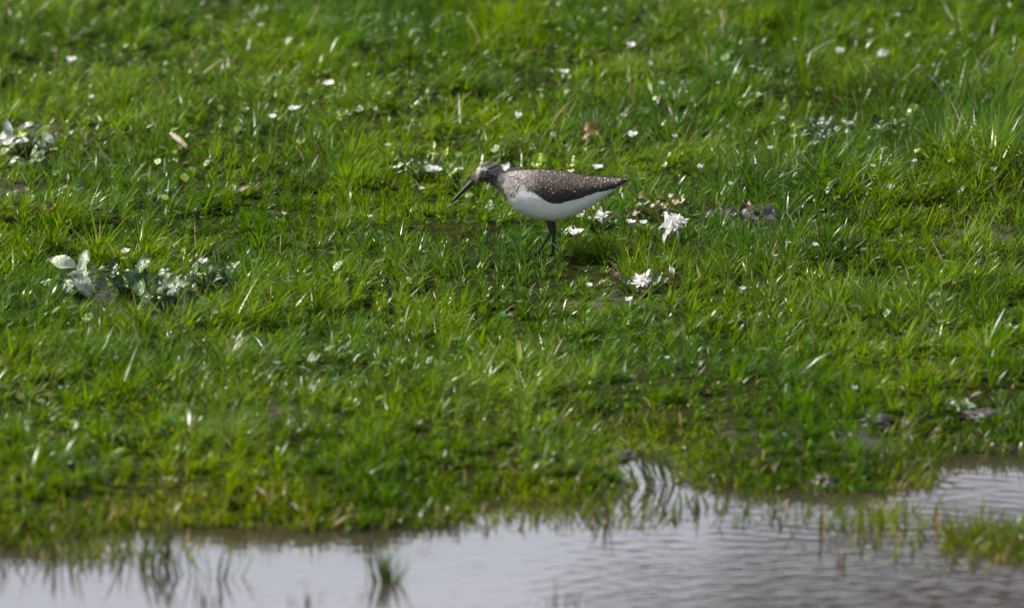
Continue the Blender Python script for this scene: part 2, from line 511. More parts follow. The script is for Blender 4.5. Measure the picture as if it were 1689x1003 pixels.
# ------------------------------------------------------------------ tall tree beyond the meadow; the photograph shows only its brown reflection in the pool
def far_tree():
    r = np.random.default_rng(3)
    t = empty('tall_tree', (5.4, 40.0, float(height(np.array([5.4]), np.array([40.0]))[0])), label='tall brown budding tree beyond the meadow, mirrored in the lower right water', cat='tree')
    base = np.array(t.location)
    tr = MB()
    tr.tube([(0, 0, -0.3), (0.1, 0, 3), (-0.1, 0.1, 7), (0.1, 0, 12), (0, 0, 17)], [0.42, 0.34, 0.28, 0.2, 0.05], 12, (0.09, 0.07, 0.055))
    n = 60
    for k in range(n):
        z0 = r.uniform(6.8, 14); a = r.uniform(0, 2 * math.pi); ln = r.uniform(2.5, 5.0)
        p0 = Vector((0, 0, z0)); d = Vector((math.cos(a), math.sin(a) * 0.8, r.uniform(0.1, 0.5)))
        tr.tube([p0, p0 + d * ln * 0.5, p0 + d * ln + Vector((0, 0, 0.4))], [0.12, 0.07, 0.02], 6, (0.09, 0.07, 0.055))
    tr.build('trunk', M_BARK, t)
    m = 26000
    q = r.uniform(-1, 1, (m * 2, 3))
    q = q[(np.abs(q[:, :2]) ** 3.2).sum(1) + np.abs(q[:, 2]) ** 12 < 1][:m]
    x, y = q[:, 0] * 5.2, q[:, 1] * 3.0
    z = 13.25 + q[:, 2] * 5.2 + 0.2 * y + 0.12 * np.sin(x * 2.1 + y) + r.normal(0, 0.05, len(q))
    lift = np.maximum(0, -3.9 - x) * 0.6                     # the near end of the crown hangs less low
    ok = z > 8.08 + lift + 0.2 * y
    q, x, y, z = q[ok], x[ok], y[ok], z[ok]
    m = len(q)
    d1 = r.normal(0, 1, (m, 3)); d1 /= np.linalg.norm(d1, axis=1)[:, None]
    d2 = np.cross(d1, r.normal(0, 1, (m, 3))); d2 /= np.linalg.norm(d2, axis=1)[:, None]
    c = np.stack([x, y, z], -1)
    L_ = r.uniform(0.14, 0.34, m)[:, None]
    V = np.stack([c - d1 * L_, c + d2 * L_ * 0.6, c + d1 * L_, c - d2 * L_ * 0.6], 1).reshape(-1, 3)
    Q = (np.arange(m) * 4)[:, None] + np.array([[0, 1, 2, 3]])
    col = np.array([0.062, 0.047, 0.032]) * r.uniform(0.6, 1.4, (m, 1))
    mesh_np('crown', V, None, Q, M_BARK, t, False, np.repeat(col, 4, 0))
M_BARK = mat_simple('brown_twigs', (0.08, 0.06, 0.045), 0.8, 0.2, 30, 0.3, attr=True)
far_tree()

# ------------------------------------------------------------------ grass
def blades(x, y, z, L, W, az, lean, bend, twist, tint, nseg=3):
    """arrays -> verts, quads, tris, colours; each blade is a tapering strip bent over towards azimuth az"""
    n = len(x)
    dx, dy = np.cos(az), np.sin(az)
    sx, sy = np.cos(twist), np.sin(twist)
    P = []
    ang = lean.copy()
    cx, cy, cz = x.copy(), y.copy(), z - 0.002
    prof = {2: (0.9, 0.95), 3: (0.8, 1.0, 0.72), 4: (0.75, 1.0, 0.85, 0.5)}[nseg]
    for i in range(nseg + 1):
        if i < nseg:
            w = W * 0.5 * prof[i]
            fold = W * 0.0
            P.append(np.stack([cx - sx * w, cy - sy * w, cz + fold], -1))
            P.append(np.stack([cx + sx * w, cy + sy * w, cz + fold], -1))
        else:
            P.append(np.stack([cx, cy, cz], -1))
        st = L / nseg
        a = ang + bend * (i + 0.5) / nseg
        cx = cx + dx * np.sin(a) * st; cy = cy + dy * np.sin(a) * st; cz = cz + np.cos(a) * st
    k = 2 * nseg + 1
    V = np.stack(P, 1).reshape(-1, 3)
    b = (np.arange(n) * k)[:, None]
    Q = np.concatenate([b + np.array([[2 * i, 2 * i + 1, 2 * i + 3, 2 * i + 2]]) for i in range(nseg - 1)])
    T = b + np.array([[2 * nseg - 2, 2 * nseg - 1, 2 * nseg]])
    shade = np.repeat(np.linspace(0, 1, nseg + 1), 2)[:k]
    C = tint[:, None, :] * np.ones((1, k, 1))
    pale = np.array([0.13, 0.14, 0.05])                 # sheaths are pale and straw-green at the foot of the blade
    f = (0.45 * np.clip(1 - shade * 2.2, 0, 1))[None, :, None]
    C = C * (1 - f) + pale * f
    return V, Q, T, C.reshape(-1, 3)

def grass_tint(n, x, y, dry=0.03):
    t = fbm(x, y / 2.6, 0.15, 71, 4)
    u = rng.random(n)
    a = np.array([0.049, 0.120, 0.003]); b = np.array([0.122, 0.212, 0.004]); c = np.array([0.036, 0.115, 0.007])
    k = np.clip((t - 0.5) * 2.6 + 0.5 + (u - 0.5) * 0.75, 0, 1)[:, None]
    col = a * (1 - k) + b * k
    cool = np.clip((fbm(x, y / 2.6, 0.12, 91, 3) - 0.5) * 4, 0, 0.55)[:, None]
    col = col * (1 - cool) + c * cool
    col = col * (0.75 + 0.5 * rng.random(n))[:, None]
    near = smooth((-0.35 - y) / 1.2)[:, None]
    col = col * (1 + near * np.array([0.28, 0.06, 0.1]))
    d = rng.random(n) < dry
    col[d] = np.array([0.30, 0.25, 0.12]) * (0.6 + 0.7 * rng.random(d.sum()))[:, None]
    return col

def field(x, y, name_seed=0):
    """density 0..1, height factor for grass at a point"""
    ld = land_dist(x, y)
    dens = smooth((ld + 0.03) / 0.04)
    for px, rx, ry, a in BARE:
        dens = dens * (1 - a * blob(x, y, px, rx, ry))
    dens = dens * (0.55 + 0.45 * smooth((fbm(x, y / 1.8, 0.055, 61, 3) - 0.32) / 0.22))
    dens = np.where(sdf_poly(ISLE, x, y) > -0.05, dens * 0.3, dens)
    hf = 0.45 + 1.15 * fbm(x, y / 2.0, 0.085, 81, 3)
    hf = hf * (0.72 + 0.28 * smooth(ld / 0.25))
    for px, rx, ry, a in TALL:
        hf = hf + a * 0.6 * blob(x, y, px, rx, ry)
    hf = hf * (1 - 0.5 * blob(x, y, (1060, 815), 0.09, 0.16)) * (1 - 0.4 * blob(x, y, (1500, 780), 0.05, 0.1))
    # trodden and grazed shorter right around the bird
    hf = hf * (1 - 0.22 * blob(x, y, (905, 428), 0.13, 0.16)) * (1 - 0.25 * blob(x, y, (790, 360), 0.10, 0.2))
    return dens, hf

def tussock(x, y, cell=0.062):
    """nearest tussock: distance from its middle (0..1), direction away from it, its own random number"""
    cx, cy = np.floor(x / cell), np.floor(y / cell)
    best = np.full(x.shape, 9.0); bx = np.zeros_like(x); by = np.zeros_like(x); rid = np.zeros_like(x)
    for i in (-1, 0, 1):
        for j in (-1, 0, 1):
            px_ = (cx + i + 0.15 + 0.7 * hash2(cx + i, cy + j, 201)) * cell
            py_ = (cy + j + 0.15 + 0.7 * hash2(cx + i, cy + j, 202)) * cell
            d = np.hypot(x - px_, y - py_) / cell
            m = d < best
            best = np.where(m, d, best); bx = np.where(m, px_, bx); by = np.where(m, py_, by)
            rid = np.where(m, hash2(cx + i, cy + j, 203), rid)
    return best, np.arctan2(y - by, x - bx), rid

def sow(n_try, box, hscale=1.0, nseg=3):
    x = rng.uniform(box[0], box[1], n_try); y = rng.uniform(box[2], box[3], n_try)
    # pull blades together into little tillers
    cell = 0.026
    jx = hash2(np.floor(x / cell), np.floor(y / cell), 3); jy = hash2(np.floor(x / cell), np.floor(y / cell), 4)
    cxx = (np.floor(x / cell) + 0.2 + 0.6 * jx) * cell; cyy = (np.floor(y / cell) + 0.2 + 0.6 * jy) * cell
    pull = 0.5
    ch = hash2(np.floor(x / cell), np.floor(y / cell), 6)
    cc = hash2(np.floor(x / cell), np.floor(y / cell), 8)
    x = x + (cxx - x) * pull; y = y + (cyy - y) * pull
    d, hf = field(x, y)
    td, ta, tr = tussock(x, y)
    d = d * (1.05 - 0.45 * smooth((td - 0.25) / 0.45))
    hf = hf * (0.55 + 0.95 * tr) * (1.15 - 0.45 * smooth(td / 0.6))
    keep = rng.random(n_try) < d
    td, ta, tr = td[keep], ta[keep], tr[keep]
    x, y, hf, cxx, cyy, ch, cc = (q[keep] for q in (x, y, hf, cxx, cyy, ch, cc))
    n = len(x)
    z = height(x, y)
    L = (0.0262 * hf * (0.6 + 0.8 * ch) * (0.5 + 0.85 * rng.random(n))) * hscale
    W = 0.0012 + 0.0024 * rng.random(n) ** 1.8
    out = np.arctan2(y - cyy, x - cxx)
    flow = (fbm(x, y / 2, 0.16, 101, 3) - 0.5) * 8.0 + 0.15        # combed mostly towards the right by the wind
    az = np.where(rng.random(n) < 0.55, flow + rng.normal(0, 0.6, n), np.where(rng.random(n) < 0.6, ta, out) + rng.normal(0, 0.7, n))
    lean = 0.35 * td + np.abs(rng.normal(0.30, 0.36, n)) + 0.5 * (fbm(x, y / 2, 0.12, 111, 2) - 0.3)
    lean = np.clip(lean, 0, 1.2)
    bend = np.clip(rng.normal(0.75, 0.5, n), 0.0, 2.1)
    twist = rng.uniform(0, math.pi, n)
    tint = grass_tint(n, x, y) * (0.60 + 0.33 * cc + 0.22 * tr)[:, None]
    return blades(x, y, z, L, W, az, lean, bend, twist, tint, nseg)

def build_grass(name, parts, label):
    V, Q, T, C, off = [], [], [], [], 0
    for v, q, t, c in parts:
        V.append(v); Q.append(q + off); T.append(t + off); C.append(c); off += len(v)
    o = mesh_np(name, np.concatenate(V), np.concatenate(T), np.concatenate(Q), M_GRASS, colors=np.concatenate(C))
    return tag(o, kind='stuff', label=label, cat='grass')

ytop = on_plane([(844, -60)], 0.12)[0, 1] + 0.25
ybot = on_plane([(0, 960)], 0)[0, 1]
core = sow(400000, (-0.80, 0.80, ybot, ytop))
under = sow(430000, (-0.80, 0.80, ybot, ytop), 0.72, 2)
side1 = sow(34000, (-1.25, -0.80, ybot, ytop)); side2 = sow(34000, (0.80, 1.25, ybot, ytop)); back = sow(26000, (-1.25, 1.25, ytop, ytop + 0.7))
def fringe(n_try):
    x = rng.uniform(-1.2, 1.2, n_try); y = rng.uniform(ybot, 0.2, n_try)
    ld = land_dist(x, y)
    keep = (ld > -0.022) & (ld < 0.06) & (rng.random(n_try) > 0.9 * blob(x, y, (1075, 780), 0.06, 0.22))
    x, y, ld = x[keep], y[keep], ld[keep]
    n = len(x); e = 0.006
    gx_ = (land_dist(x + e, y) - ld) / e; gy_ = (land_dist(x, y + e) - ld) / e
    az = np.where(rng.random(n) < 0.6, np.arctan2(-gy_, -gx_) + rng.normal(0, 0.7, n), rng.uniform(0, 6.28, n))
    L = 0.030 * (0.4 + 0.8 * rng.random(n)) * (0.5 + fbm(x, y, 0.06, 141, 2)) * (1 - 0.6 * blob(x, y, (1070, 790), 0.08, 0.25)) * (1 - 0.4 * blob(x, y, (1600, 790), 0.2, 0.2))
    return blades(x, y, height(x, y), L, 0.0015 + 0.002 * rng.random(n), az, np.abs(rng.normal(0.3, 0.3, n)), np.clip(rng.normal(1.0, 0.5, n), 0, 2.2), rng.uniform(0, 3.14, n),
                  grass_tint(n, x, y, 0.10) * np.array([0.85, 0.75, 0.8]))
build_grass('grass', [core, under, fringe(160000), side1, side2, back], 'short green grass covering the bank behind the water')

# ------------------------------------------------------------------ small glossy leaves between the blades
def scatter_leaves(n_try, box):
    x = rng.uniform(box[0], box[1], n_try); y = rng.uniform(box[2], box[3], n_try)
    d, hf = field(x, y)
    d = d * smooth((fbm(x, y / 2.4, 0.10, 131, 3) - 0.46) / 0.16) * smooth((land_dist(x, y) - 0.15) / 0.2)
    keep = rng.random(n_try) < d
    x, y, hf = x[keep], y[keep], hf[keep]
    n = len(x)
    z = height(x, y) + 0.012 + 0.018 * hf * rng.random(n)
    az = rng.uniform(0, 2 * math.pi, n); tilt = np.clip(rng.normal(0.45, 0.35, n), -0.2, 1.3)
    S = 0.003 + 0.0045 * rng.random(n) ** 1.5
    el = 0.9 + 0.9 * rng.random(n)
    d = np.stack([np.cos(az) * np.cos(tilt), np.sin(az) * np.cos(tilt), np.sin(tilt)], -1)
    s_ = np.stack([-np.sin(az), np.cos(az), np.zeros(n)], -1)
    nn = np.cross(d, s_)
    P = []
    for (t, k, c) in [(0, 0, 0), (0.35, -0.5, .12), (0.4, 0, -0.05), (0.35, 0.5, .12), (0.8, -0.42, .05), (0.85, 0, -0.1), (0.8, 0.42, .05), (1.1, 0, -0.2)]:
        P.append(np.stack([x, y, z], -1) + d * (S * el * 1.6 * (t - .5))[:, None] + s_ * (S * k * 1.7)[:, None] + nn * (S * c)[:, None])
    V = np.stack(P, 1).reshape(-1, 3)
    b = (np.arange(n) * 8)[:, None]
    Q = np.concatenate([b + np.array([f]) for f in ((1, 2, 5, 4), (2, 3, 6, 5))])
    T = np.concatenate([b + np.array([f]) for f in ((0, 2, 1), (0, 3, 2), (4, 5, 7), (5, 6, 7))])
    base = np.array([0.050, 0.12, 0.008]); yel = np.array([0.14, 0.20, 0.008])
    k = (rng.random(n) ** 2.2)[:, None]
    C = np.repeat((base * (1 - k) + yel * k) * (0.7 + 0.6 * rng.random(n))[:, None], 8, 0)
    o = mesh_np('ground_leaves', V, T, Q, M_LEAF, colors=C)
    return tag(o, kind='stuff', label='small rounded leaves mixed through the grass', cat='leaves')
scatter_leaves(5000, (-0.85, 0.85, ybot + 0.3, ytop))

# ------------------------------------------------------------------ the wading bird
BX, BV = 905.0, 427.0                                    # pixel below the bird, on the turf
bird_at = G(BX, BV)
bird_scale = MM * (float(np.linalg.norm(np.array(bird_at) - CAM)) / DIST)
bird = empty('sandpiper', bird_at, label='brown and white wading bird with long dark bill walking left on the grass', cat='bird')
def bp(u, v, y=0.0):
    """bird profile survey (photo pixels) -> metres in the bird's own frame; y in pixels, negative towards the near side"""
    return Vector(((u - BX) * bird_scale, y * bird_scale, (BV - v) * bird_scale / math.cos(PITCH)))

ST = [(815, 289, 304, 7), (819, 286, 308, 11), (824, 284, 314, 14.5), (830, 283.3, 322, 18.5), (840, 284.0, 336, 24), (852, 283.8, 347.5, 29), (871, 282.6, 357, 33),
      (891, 281.4, 362.5, 35), (911, 282.3, 365.5, 35), (931, 285.2, 362, 33), (951, 289, 353.5, 29), (972, 292.2, 342, 24), (990, 294, 330.5, 19),
      (1005, 294.6, 320, 15), (1020, 294.6, 309.5, 11.5), (1031, 294.2, 301, 8.5), (1036, 294, 297, 6)]
st = np.array(ST, float)
def prof(u):
    return [np.interp(u, st[:, 0], st[:, k]) for k in (1, 2, 3)]

def loft(mb, secs, n=36):
    """secs: (centre Vector, half-height vector, half-width)"""
    v, q, t = [], [], []
    for c, hv, hw in secs:
        for k in range(n):
            a = 2 * math.pi * k / n
            v.append(c + hv * math.cos(a) + Vector((0, hw * math.sin(a), 0)))
    for i in range(len(secs) - 1):
        for k in range(n):
            q.append((i * n + k, i * n + (k + 1) % n, (i + 1) * n + (k + 1) % n, (i + 1) * n + k))
    for e in (0, len(secs) - 1):
        v.append(secs[e][0]); c = len(v) - 1
        for k in range(n):
            t.append((c, e * n + (k + 1) % n, e * n + k) if e == 0 else (c, e * n + k, e * n + (k + 1) % n))
    mb.add(v, q, t)

mb = MB()
us = np.concatenate([np.linspace(815, 835, 9), np.linspace(840, 1036, 40)])
secs = []
for u in us:
    tp, bt, hw = prof(u)
    secs.append((bp(u, (tp + bt) / 2), Vector((0, 0, (bt - tp) / 2 * bird_scale / math.cos(PITCH))), hw * bird_scale))
loft(mb, secs)
def capsule(mb, pts):
    """pts: (u, v, radius in the picture plane, radius across)"""
    secs = []
    P = [bp(p[0], p[1]) for p in pts]
    for i, p in enumerate(pts):
        d = (P[min(i + 1, len(P) - 1)] - P[max(i - 1, 0)]).normalized()
        up = Vector((0, 1, 0)).cross(d).normalized()
        secs.append((P[i], up * (-p[2] * bird_scale), p[3] * bird_scale))
    loft(mb, secs, 30)
# head, running down into the base of the bill, and the neck
capsule(mb, [(828.5, 277.5, 2, 2), (827, 277.8, 6.5, 6), (823, 278.5, 10.5, 10), (817, 280, 14, 13), (809, 281.8, 16.4, 15), (801, 284.6, 16, 14.3), (794, 288.4, 13.4, 12),
             (788, 292.6, 10, 9.2), (783.5, 296.2, 7.2, 6.6), (779.5, 299.8, 5.3, 4.7), (776.5, 302.8, 3.9, 3.5), (775, 304, 1.5, 1.5)])
capsule(mb, [(806, 283, 11, 11), (813, 287, 14.5, 13.5), (821, 292.5, 15.5, 15), (829, 298.5, 16.5, 17), (838, 304, 18.5, 20), (848, 310, 18, 18)])
tmp = mb.build('bird_tmp', None)
rm = tmp.modifiers.new('r', 'REMESH'); rm.mode = 'VOXEL'; rm.voxel_size = 0.0009
sm = tmp.modifiers.new('s', 'SMOOTH'); sm.factor = 0.5; sm.iterations = 7
dg = bpy.context.evaluated_depsgraph_get()
body_me = bpy.data.meshes.new_from_object(tmp.evaluated_get(dg))
bpy.data.objects.remove(tmp, do_unlink=True)
n = len(body_me.vertices)
co = np.empty(n * 3, np.float32); body_me.vertices.foreach_get('co', co); co = co.reshape(-1, 3)
nr = np.empty(n * 3, np.float32); body_me.vertices.foreach_get('normal', nr); nr = nr.reshape(-1, 3)
pu = co[:, 0] / bird_scale + BX                         # back to profile units
pv = BV - co[:, 2] / bird_scale * math.cos(PITCH)
py = co[:, 1] / bird_scale
WHITE = np.array([0.74, 0.72, 0.695]); BROWN = np.array([0.095, 0.072, 0.056]); GREY = np.array([0.185, 0.168, 0.152]); DARK = np.array([0.045, 0.035, 0.03])
lower = np.interp(pu, [780, 815, 828, 838, 850, 862, 880, 900, 930, 960, 990, 1018, 1040], [310, 318, 324, 326, 320, 312, 312, 318, 322, 316, 309, 302, 297])
edge = (fbm(pu, pv + py * 2, 9, 7, 3) - 0.5) * 14
k_white = smooth((pv - lower + edge + 4) / 9)
streak = fbm(pu + (pv - 300) * 0.5 + 300, py * 2.0 + pv * 0.33, 2.0, 15, 3)
streak_h = fbm(pu * 0.35 + pv * 0.9, pv * 0.5 - pu * 0.25 + py, 2.2, 25, 2)
neck = GREY * (0.58 + 0.85 * smooth((streak - 0.32) / 0.34))[:, None]
neck = neck + np.array([0.16, 0.15, 0.135]) * (smooth((pu - 822) / 14) * smooth((pv - 293) / 14) * smooth((streak - 0.35) / 0.3))[:, None]
head = DARK * 0.7 + (GREY * 0.95 - DARK) * smooth((streak_h - 0.5) / 0.25)[:, None]
k_head = 1 - smooth((pu - 818 + (pv - 285) * 0.2) / 10)
top = neck * (1 - k_head[:, None]) + head * k_head[:, None]
soil_ = 0.80 + 0.28 * fbm(pu, pv * 1.5 + py, 7, 77, 4) - 0.10 * smooth((pv - 345) / 20) - 0.08 * smooth((pu - 960) / 60)
col = top * (1 - k_white[:, None]) + WHITE * soil_[:, None] * k_white[:, None]
# pale line from the bill over the lores, pale chin
fl = np.exp(-(((pu - 787 - (292 - pv) * 0.25) / 2.6) ** 2)) * smooth((pv - 272) / 5) * (1 - smooth((pv - 299) / 5)) * (py < 12)
fl = np.maximum(fl, 0.9 * np.exp(-(((pv - 277.5 + (pu - 790) * 0.05) / 1.7) ** 2)) * smooth((pu - 783) / 4) * (1 - smooth((pu - 800) / 5)))
col = col * (1 - 0.65 * fl[:, None]) + np.array([0.5, 0.46, 0.41]) * 0.65 * fl[:, None]
chin = smooth((pv - 296) / 5) * (1 - smooth((pu - 806) / 6)) * smooth((pu - 783) / 4)
col = col * (1 - 0.45 * chin[:, None]) + np.array([0.42, 0.38, 0.33]) * 0.45 * chin[:, None]
lore = np.exp(-(((pu - 793) / 6.5) ** 2 + ((pv - 284.5 - (793 - pu) * 0.55) / 2.2) ** 2))
col = col * (1 - 0.8 * lore[:, None]) + DARK * 0.6 * 0.8 * lore[:, None]
# rump end and tail
tail = smooth((pu - 1012) / 12) * (1 - smooth((pv - 303) / 3))
col = col * (1 - 0.8 * tail[:, None]) + DARK * 0.8 * tail[:, None]
a = body_me.color_attributes.new('tint', 'FLOAT_COLOR', 'POINT')
c4 = np.ones((n, 4), np.float32); c4[:, :3] = np.clip(col, 0.01, 0.8); a.data.foreach_set('color', c4.ravel())
body_me.polygons.foreach_set('use_smooth', np.ones(len(body_me.polygons), bool))
M_PLUME = mat_simple('plumage', (0.5, 0.5, 0.5), 0.75, 0.25, 900, 0.22, 0.0006, attr=True)
M_HORN = mat_simple('bill_horn', (0.022, 0.019, 0.017), 0.38, 0.5, 300, 0.3)
M_LEG = mat_simple('leg_skin', (0.018, 0.018, 0.013), 0.5, 0.4, 300, 0.3)
M_EYE = mat_simple('dark_eye', (0.008, 0.006, 0.005), 0.08, 0.8, 100, 0.1)
body_me.materials.clear()
link('body', body_me, M_PLUME, bird)

# folded wings and back: overlapping feathers laid over the body in rows
def body_pt(u, v, side, lift):
    tp, bt, hw = prof(u)
    c, hh = (tp + bt) / 2, (bt - tp) / 2
    k = max(-0.999, min(0.999, (v - c) / hh))
    yy = hw * math.sqrt(1 - k * k)
    p = bp(u, v, side * yy)
    nrm = Vector((0, side * yy / hw ** 2, -(v - c) / hh ** 2)).normalized()
    return p + nrm * (lift * bird_scale), nrm

def feather(mb, u, v, side, L, W, drop, lift0, lift1, colr, edge_col=None):
    """a rounded feather from (u,v) running back L px, its tip `drop` px lower"""
    rows, q, cs = [], [], []
    prof_w = (0.55, 0.95, 1.0, 0.8, 0.25)
    for i, w in enumerate(prof_w):
        t = i / 4
        for j in (-1, -0.5, 0, 0.5, 1):
            uu, vv = u + L * t, v + drop * t + j * W / 2 * w
            p, _ = body_pt(min(uu, 1035.5), vv, side, lift0 + (lift1 - lift0) * t - 0.25 * abs(j))
            rows.append(p)
            f = 1.0 if (edge_col is not None and (abs(j) > 0.8 or i == 4)) else 0.0
            cc = np.array(colr) * (1 - f) + np.array(edge_col if edge_col is not None else colr) * f
            cs.append(tuple(cc))
    for i in range(4):
        for j in range(4):
            f = (i * 5 + j, i * 5 + j + 1, i * 5 + j + 6, i * 5 + j + 5)
            q.append(f if side < 0 else f[::-1])
    mb.add(rows, q, (), cs)

def spot(mb, u, v, side, a, b, lift):
    pts = []
    for k in range(7):
        w = 2 * math.pi * k / 7
        pts.append(body_pt(min(u + a * math.cos(w), 1034), v + b * math.sin(w), side, lift)[0])
    c = body_pt(u, v, side, lift + 0.35)[0]
    mb.add([c] + pts, (), [((0, 1 + k, 1 + (k + 1) % 7) if side > 0 else (0, 1 + (k + 1) % 7, 1 + k)) for k in range(7)], random.choice([(0.55, 0.51, 0.46), (0.36, 0.33, 0.29), (0.24, 0.21, 0.18)]))

low_u = [856, 866, 878, 890, 898, 905, 915, 931, 946, 961, 976, 992, 1006, 1018, 1032]
low_v = [296, 304, 311, 319, 325, 329, 330.5, 328, 324.5, 320, 316, 312, 309, 305.5, 298]
rf = random.Random(5)
for side in (-1, 1):
    wg = MB()
    sp = MB()
    # long flight feathers along the lower edge, then rows of shorter coverts, lifted one above the other towards the front
    for r_ in range(7):
        u = 1010 - r_ * 1.0
        for k in range(3):
            uu = 905 + r_ * 9 + k * 16
            lv = np.interp(uu + 30, low_u, low_v) - 4.5 - r_ * 0.9
            tp = prof(min(uu + 60, 1034))[0]
            L = min(70, 1034 - uu - rf.uniform(0, 3))
            tipv = max(np.interp(uu + L, low_u, low_v) - 2.5, prof(uu + L)[0] + 3)
            br = rf.uniform(0.8, 1.15)
            feather(wg, uu, lv, side, L, 7.5, tipv - lv, 0.8 + 0.12 * k, 1.4, tuple(np.array([0.026, 0.020, 0.017]) * br))
    u = 1012.0
    while u > 838:
        tp, bt, hw = prof(u)
        lv = np.interp(u, low_u, low_v, left=286)
        rows = max(2, int((lv - tp) / 3.6))
        for j in range(rows, -1, -1):
            v = tp + 1.5 + (lv - 5.0 - tp) * (j / rows) + rf.uniform(-0.8, 0.8)
            fr = (v - tp) / max(lv - tp, 1)
            front = 1 - smooth((u - 846) / 40)
            base = np.array([0.047, 0.037, 0.031]) * (1.2 - 0.75 * smooth((fr - 0.25) / 0.5)) * rf.uniform(0.75, 1.25)  # upper rows paler, lower darker: plumage tone with the sunlit back coloured in
            base = base * (1 - front) + np.array([0.19, 0.165, 0.145]) * front * rf.uniform(0.7, 1.2)
            edgec = base * rf.uniform(1.5, 2.7)
            L = rf.uniform(11, 15)
            drop = np.interp(u + L, low_u, low_v, left=286) - lv
            drop = max(-4, min(4, drop)) * fr + (1 - fr) * (prof(min(u + L, 1035))[0] - tp)
            feather(wg, u + rf.uniform(-1.5, 1.5), v, side, L, rf.uniform(6, 8), drop, 0.9, 2.2, tuple(base), tuple(edgec))
            if fr < 0.62 and rf.random() < 0.62 and u > 850 or (fr < 0.85 and rf.random() < 0.07):
                spot(sp, u + L - rf.uniform(1, 5), v + drop + rf.uniform(-2.6, 2.6), side, rf.uniform(0.45, 1.5), rf.uniform(0.3, 0.7), 2.5)
        u -= 6.2
    w_o = wg.build('wing', M_PLUME, bird)
    if side < 0:
        w_o['label'] = 'near folded wing, dark brown with white flecks'
    else:
        w_o['label'] = 'far folded wing, dark brown with white flecks'
    sp.build('white_spots', M_PLUME, w_o)['kind'] = 'stuff'
# tail feathers
tl = MB()
for k in range(5):
    y = (k - 2) * 3.2
    P0, P1 = bp(1004, 297.5, y), bp(1037.5 - abs(k - 2) * 1.2, 294.6 + abs(k - 2) * 0.5, y * 1.25)
    tl.leaf(P0, P1 - P0, (0, 0, 1), (P1 - P0).length, 6.5 * bird_scale, 0.0, 0.05, 4, lambda t: 0.7 + 0.3 * t if t < 0.85 else 0.75, col=tuple(DARK * rf.uniform(0.7, 1.3)))
tl.build('tail', M_PLUME, bird, solid=0.0006)
# bill: two mandibles
for nm, dv, r0 in (('upper_mandible', -1.3, 3.0), ('lower_mandible', 1.5, 2.5)):
    b = MB()
    pts, rad = [], []
    for i in range(12):
        t = i / 11
        u = 783 + (743.2 - 783) * t
        v = 297.0 + (335.5 - 297.0) * (t ** 1.04) + dv * (1 - 0.72 * t)
        pts.append(bp(u, v)); rad.append(bird_scale * (r0 * 1.15 * (1 - t) ** 0.6 + 1.25 * min(1, (1.0 - t) * 9 + 0.25)) * (0.95 if nm[0] == 'u' else 0.9))
    b.tube(pts, rad, 12, (1, 1, 1))
    b.build(nm, M_HORN, bird)
# eyes with a pale ring
for side in (-1, 1):
    c = bp(803.5, 281.3, side * 14.2)
    b = MB()
    nlat, nlon, r = 8, 14, 3.1 * bird_scale
    v, q = [], []
    for i in range(nlat + 1):
        th = math.pi * i / nlat
        for k in range(nlon):
            w = 2 * math.pi * k / nlon
            v.append(c + Vector((math.sin(th) * math.cos(w), side * math.cos(th) * 0.6, math.sin(th) * math.sin(w))) * r)
    for i in range(nlat):
        for k in range(nlon):
            q.append((i * nlon + k, i * nlon + (k + 1) % nlon, (i + 1) * nlon + (k + 1) % nlon, (i + 1) * nlon + k))
    b.add(v, q)
    eye = b.build('eye', M_EYE, bird)
    rg = MB()
    ring = [c + Vector((math.cos(w) * 3.5, side * 0.55, math.sin(w) * 3.3)) * bird_scale for w in np.linspace(0, 2 * math.pi, 19)]
    rg.tube(ring, 0.6 * bird_scale, 6, (0.3, 0.27, 0.235))
    rg.build('eye_ring', M_PLUME, eye)
# legs
def leg(hip, knee, ankle, ydir):
    foot_z = -0.001
    l = MB()
    h, k, a = bp(*hip), bp(*knee), bp(*ankle)
    l.tube([h, h.lerp(k, 0.35), h.lerp(k, 0.8), k, k.lerp(a, 0.12), k.lerp(a, 0.6), a], [x * bird_scale for x in (6.5, 4.6, 3.3, 3.6, 2.7, 2.4, 2.6)], 10)
    for ang, ln in ((math.pi, 26), (math.pi - 0.6, 23), (math.pi + 0.6, 23), (0.1, 7)):
        d = Vector((math.cos(ang), math.sin(ang), 0)) * ln * bird_scale
        l.tube([a, a + d * 0.35 + Vector((0, 0, 0.0012)), a + d * 0.7, a + d + Vector((0, 0, -0.0006))], [x * bird_scale for x in (2.0, 1.6, 1.5, 0.6)], 7)
    return l.build('leg', M_LEG, bird)
leg((905, 358, -9), (908.5, 381, -9), (886, 419, -9), 0)
leg((911, 360, 9), (913.5, 384, 9), (912, 423, 9), 0)

# ------------------------------------------------------------------ plants that stand out from the turf
NRM = Vector((-0.35, -0.75, 0.9)).normalized()          # most heads look up towards the sun side
WHT = (0.78, 0.77, 0.75)

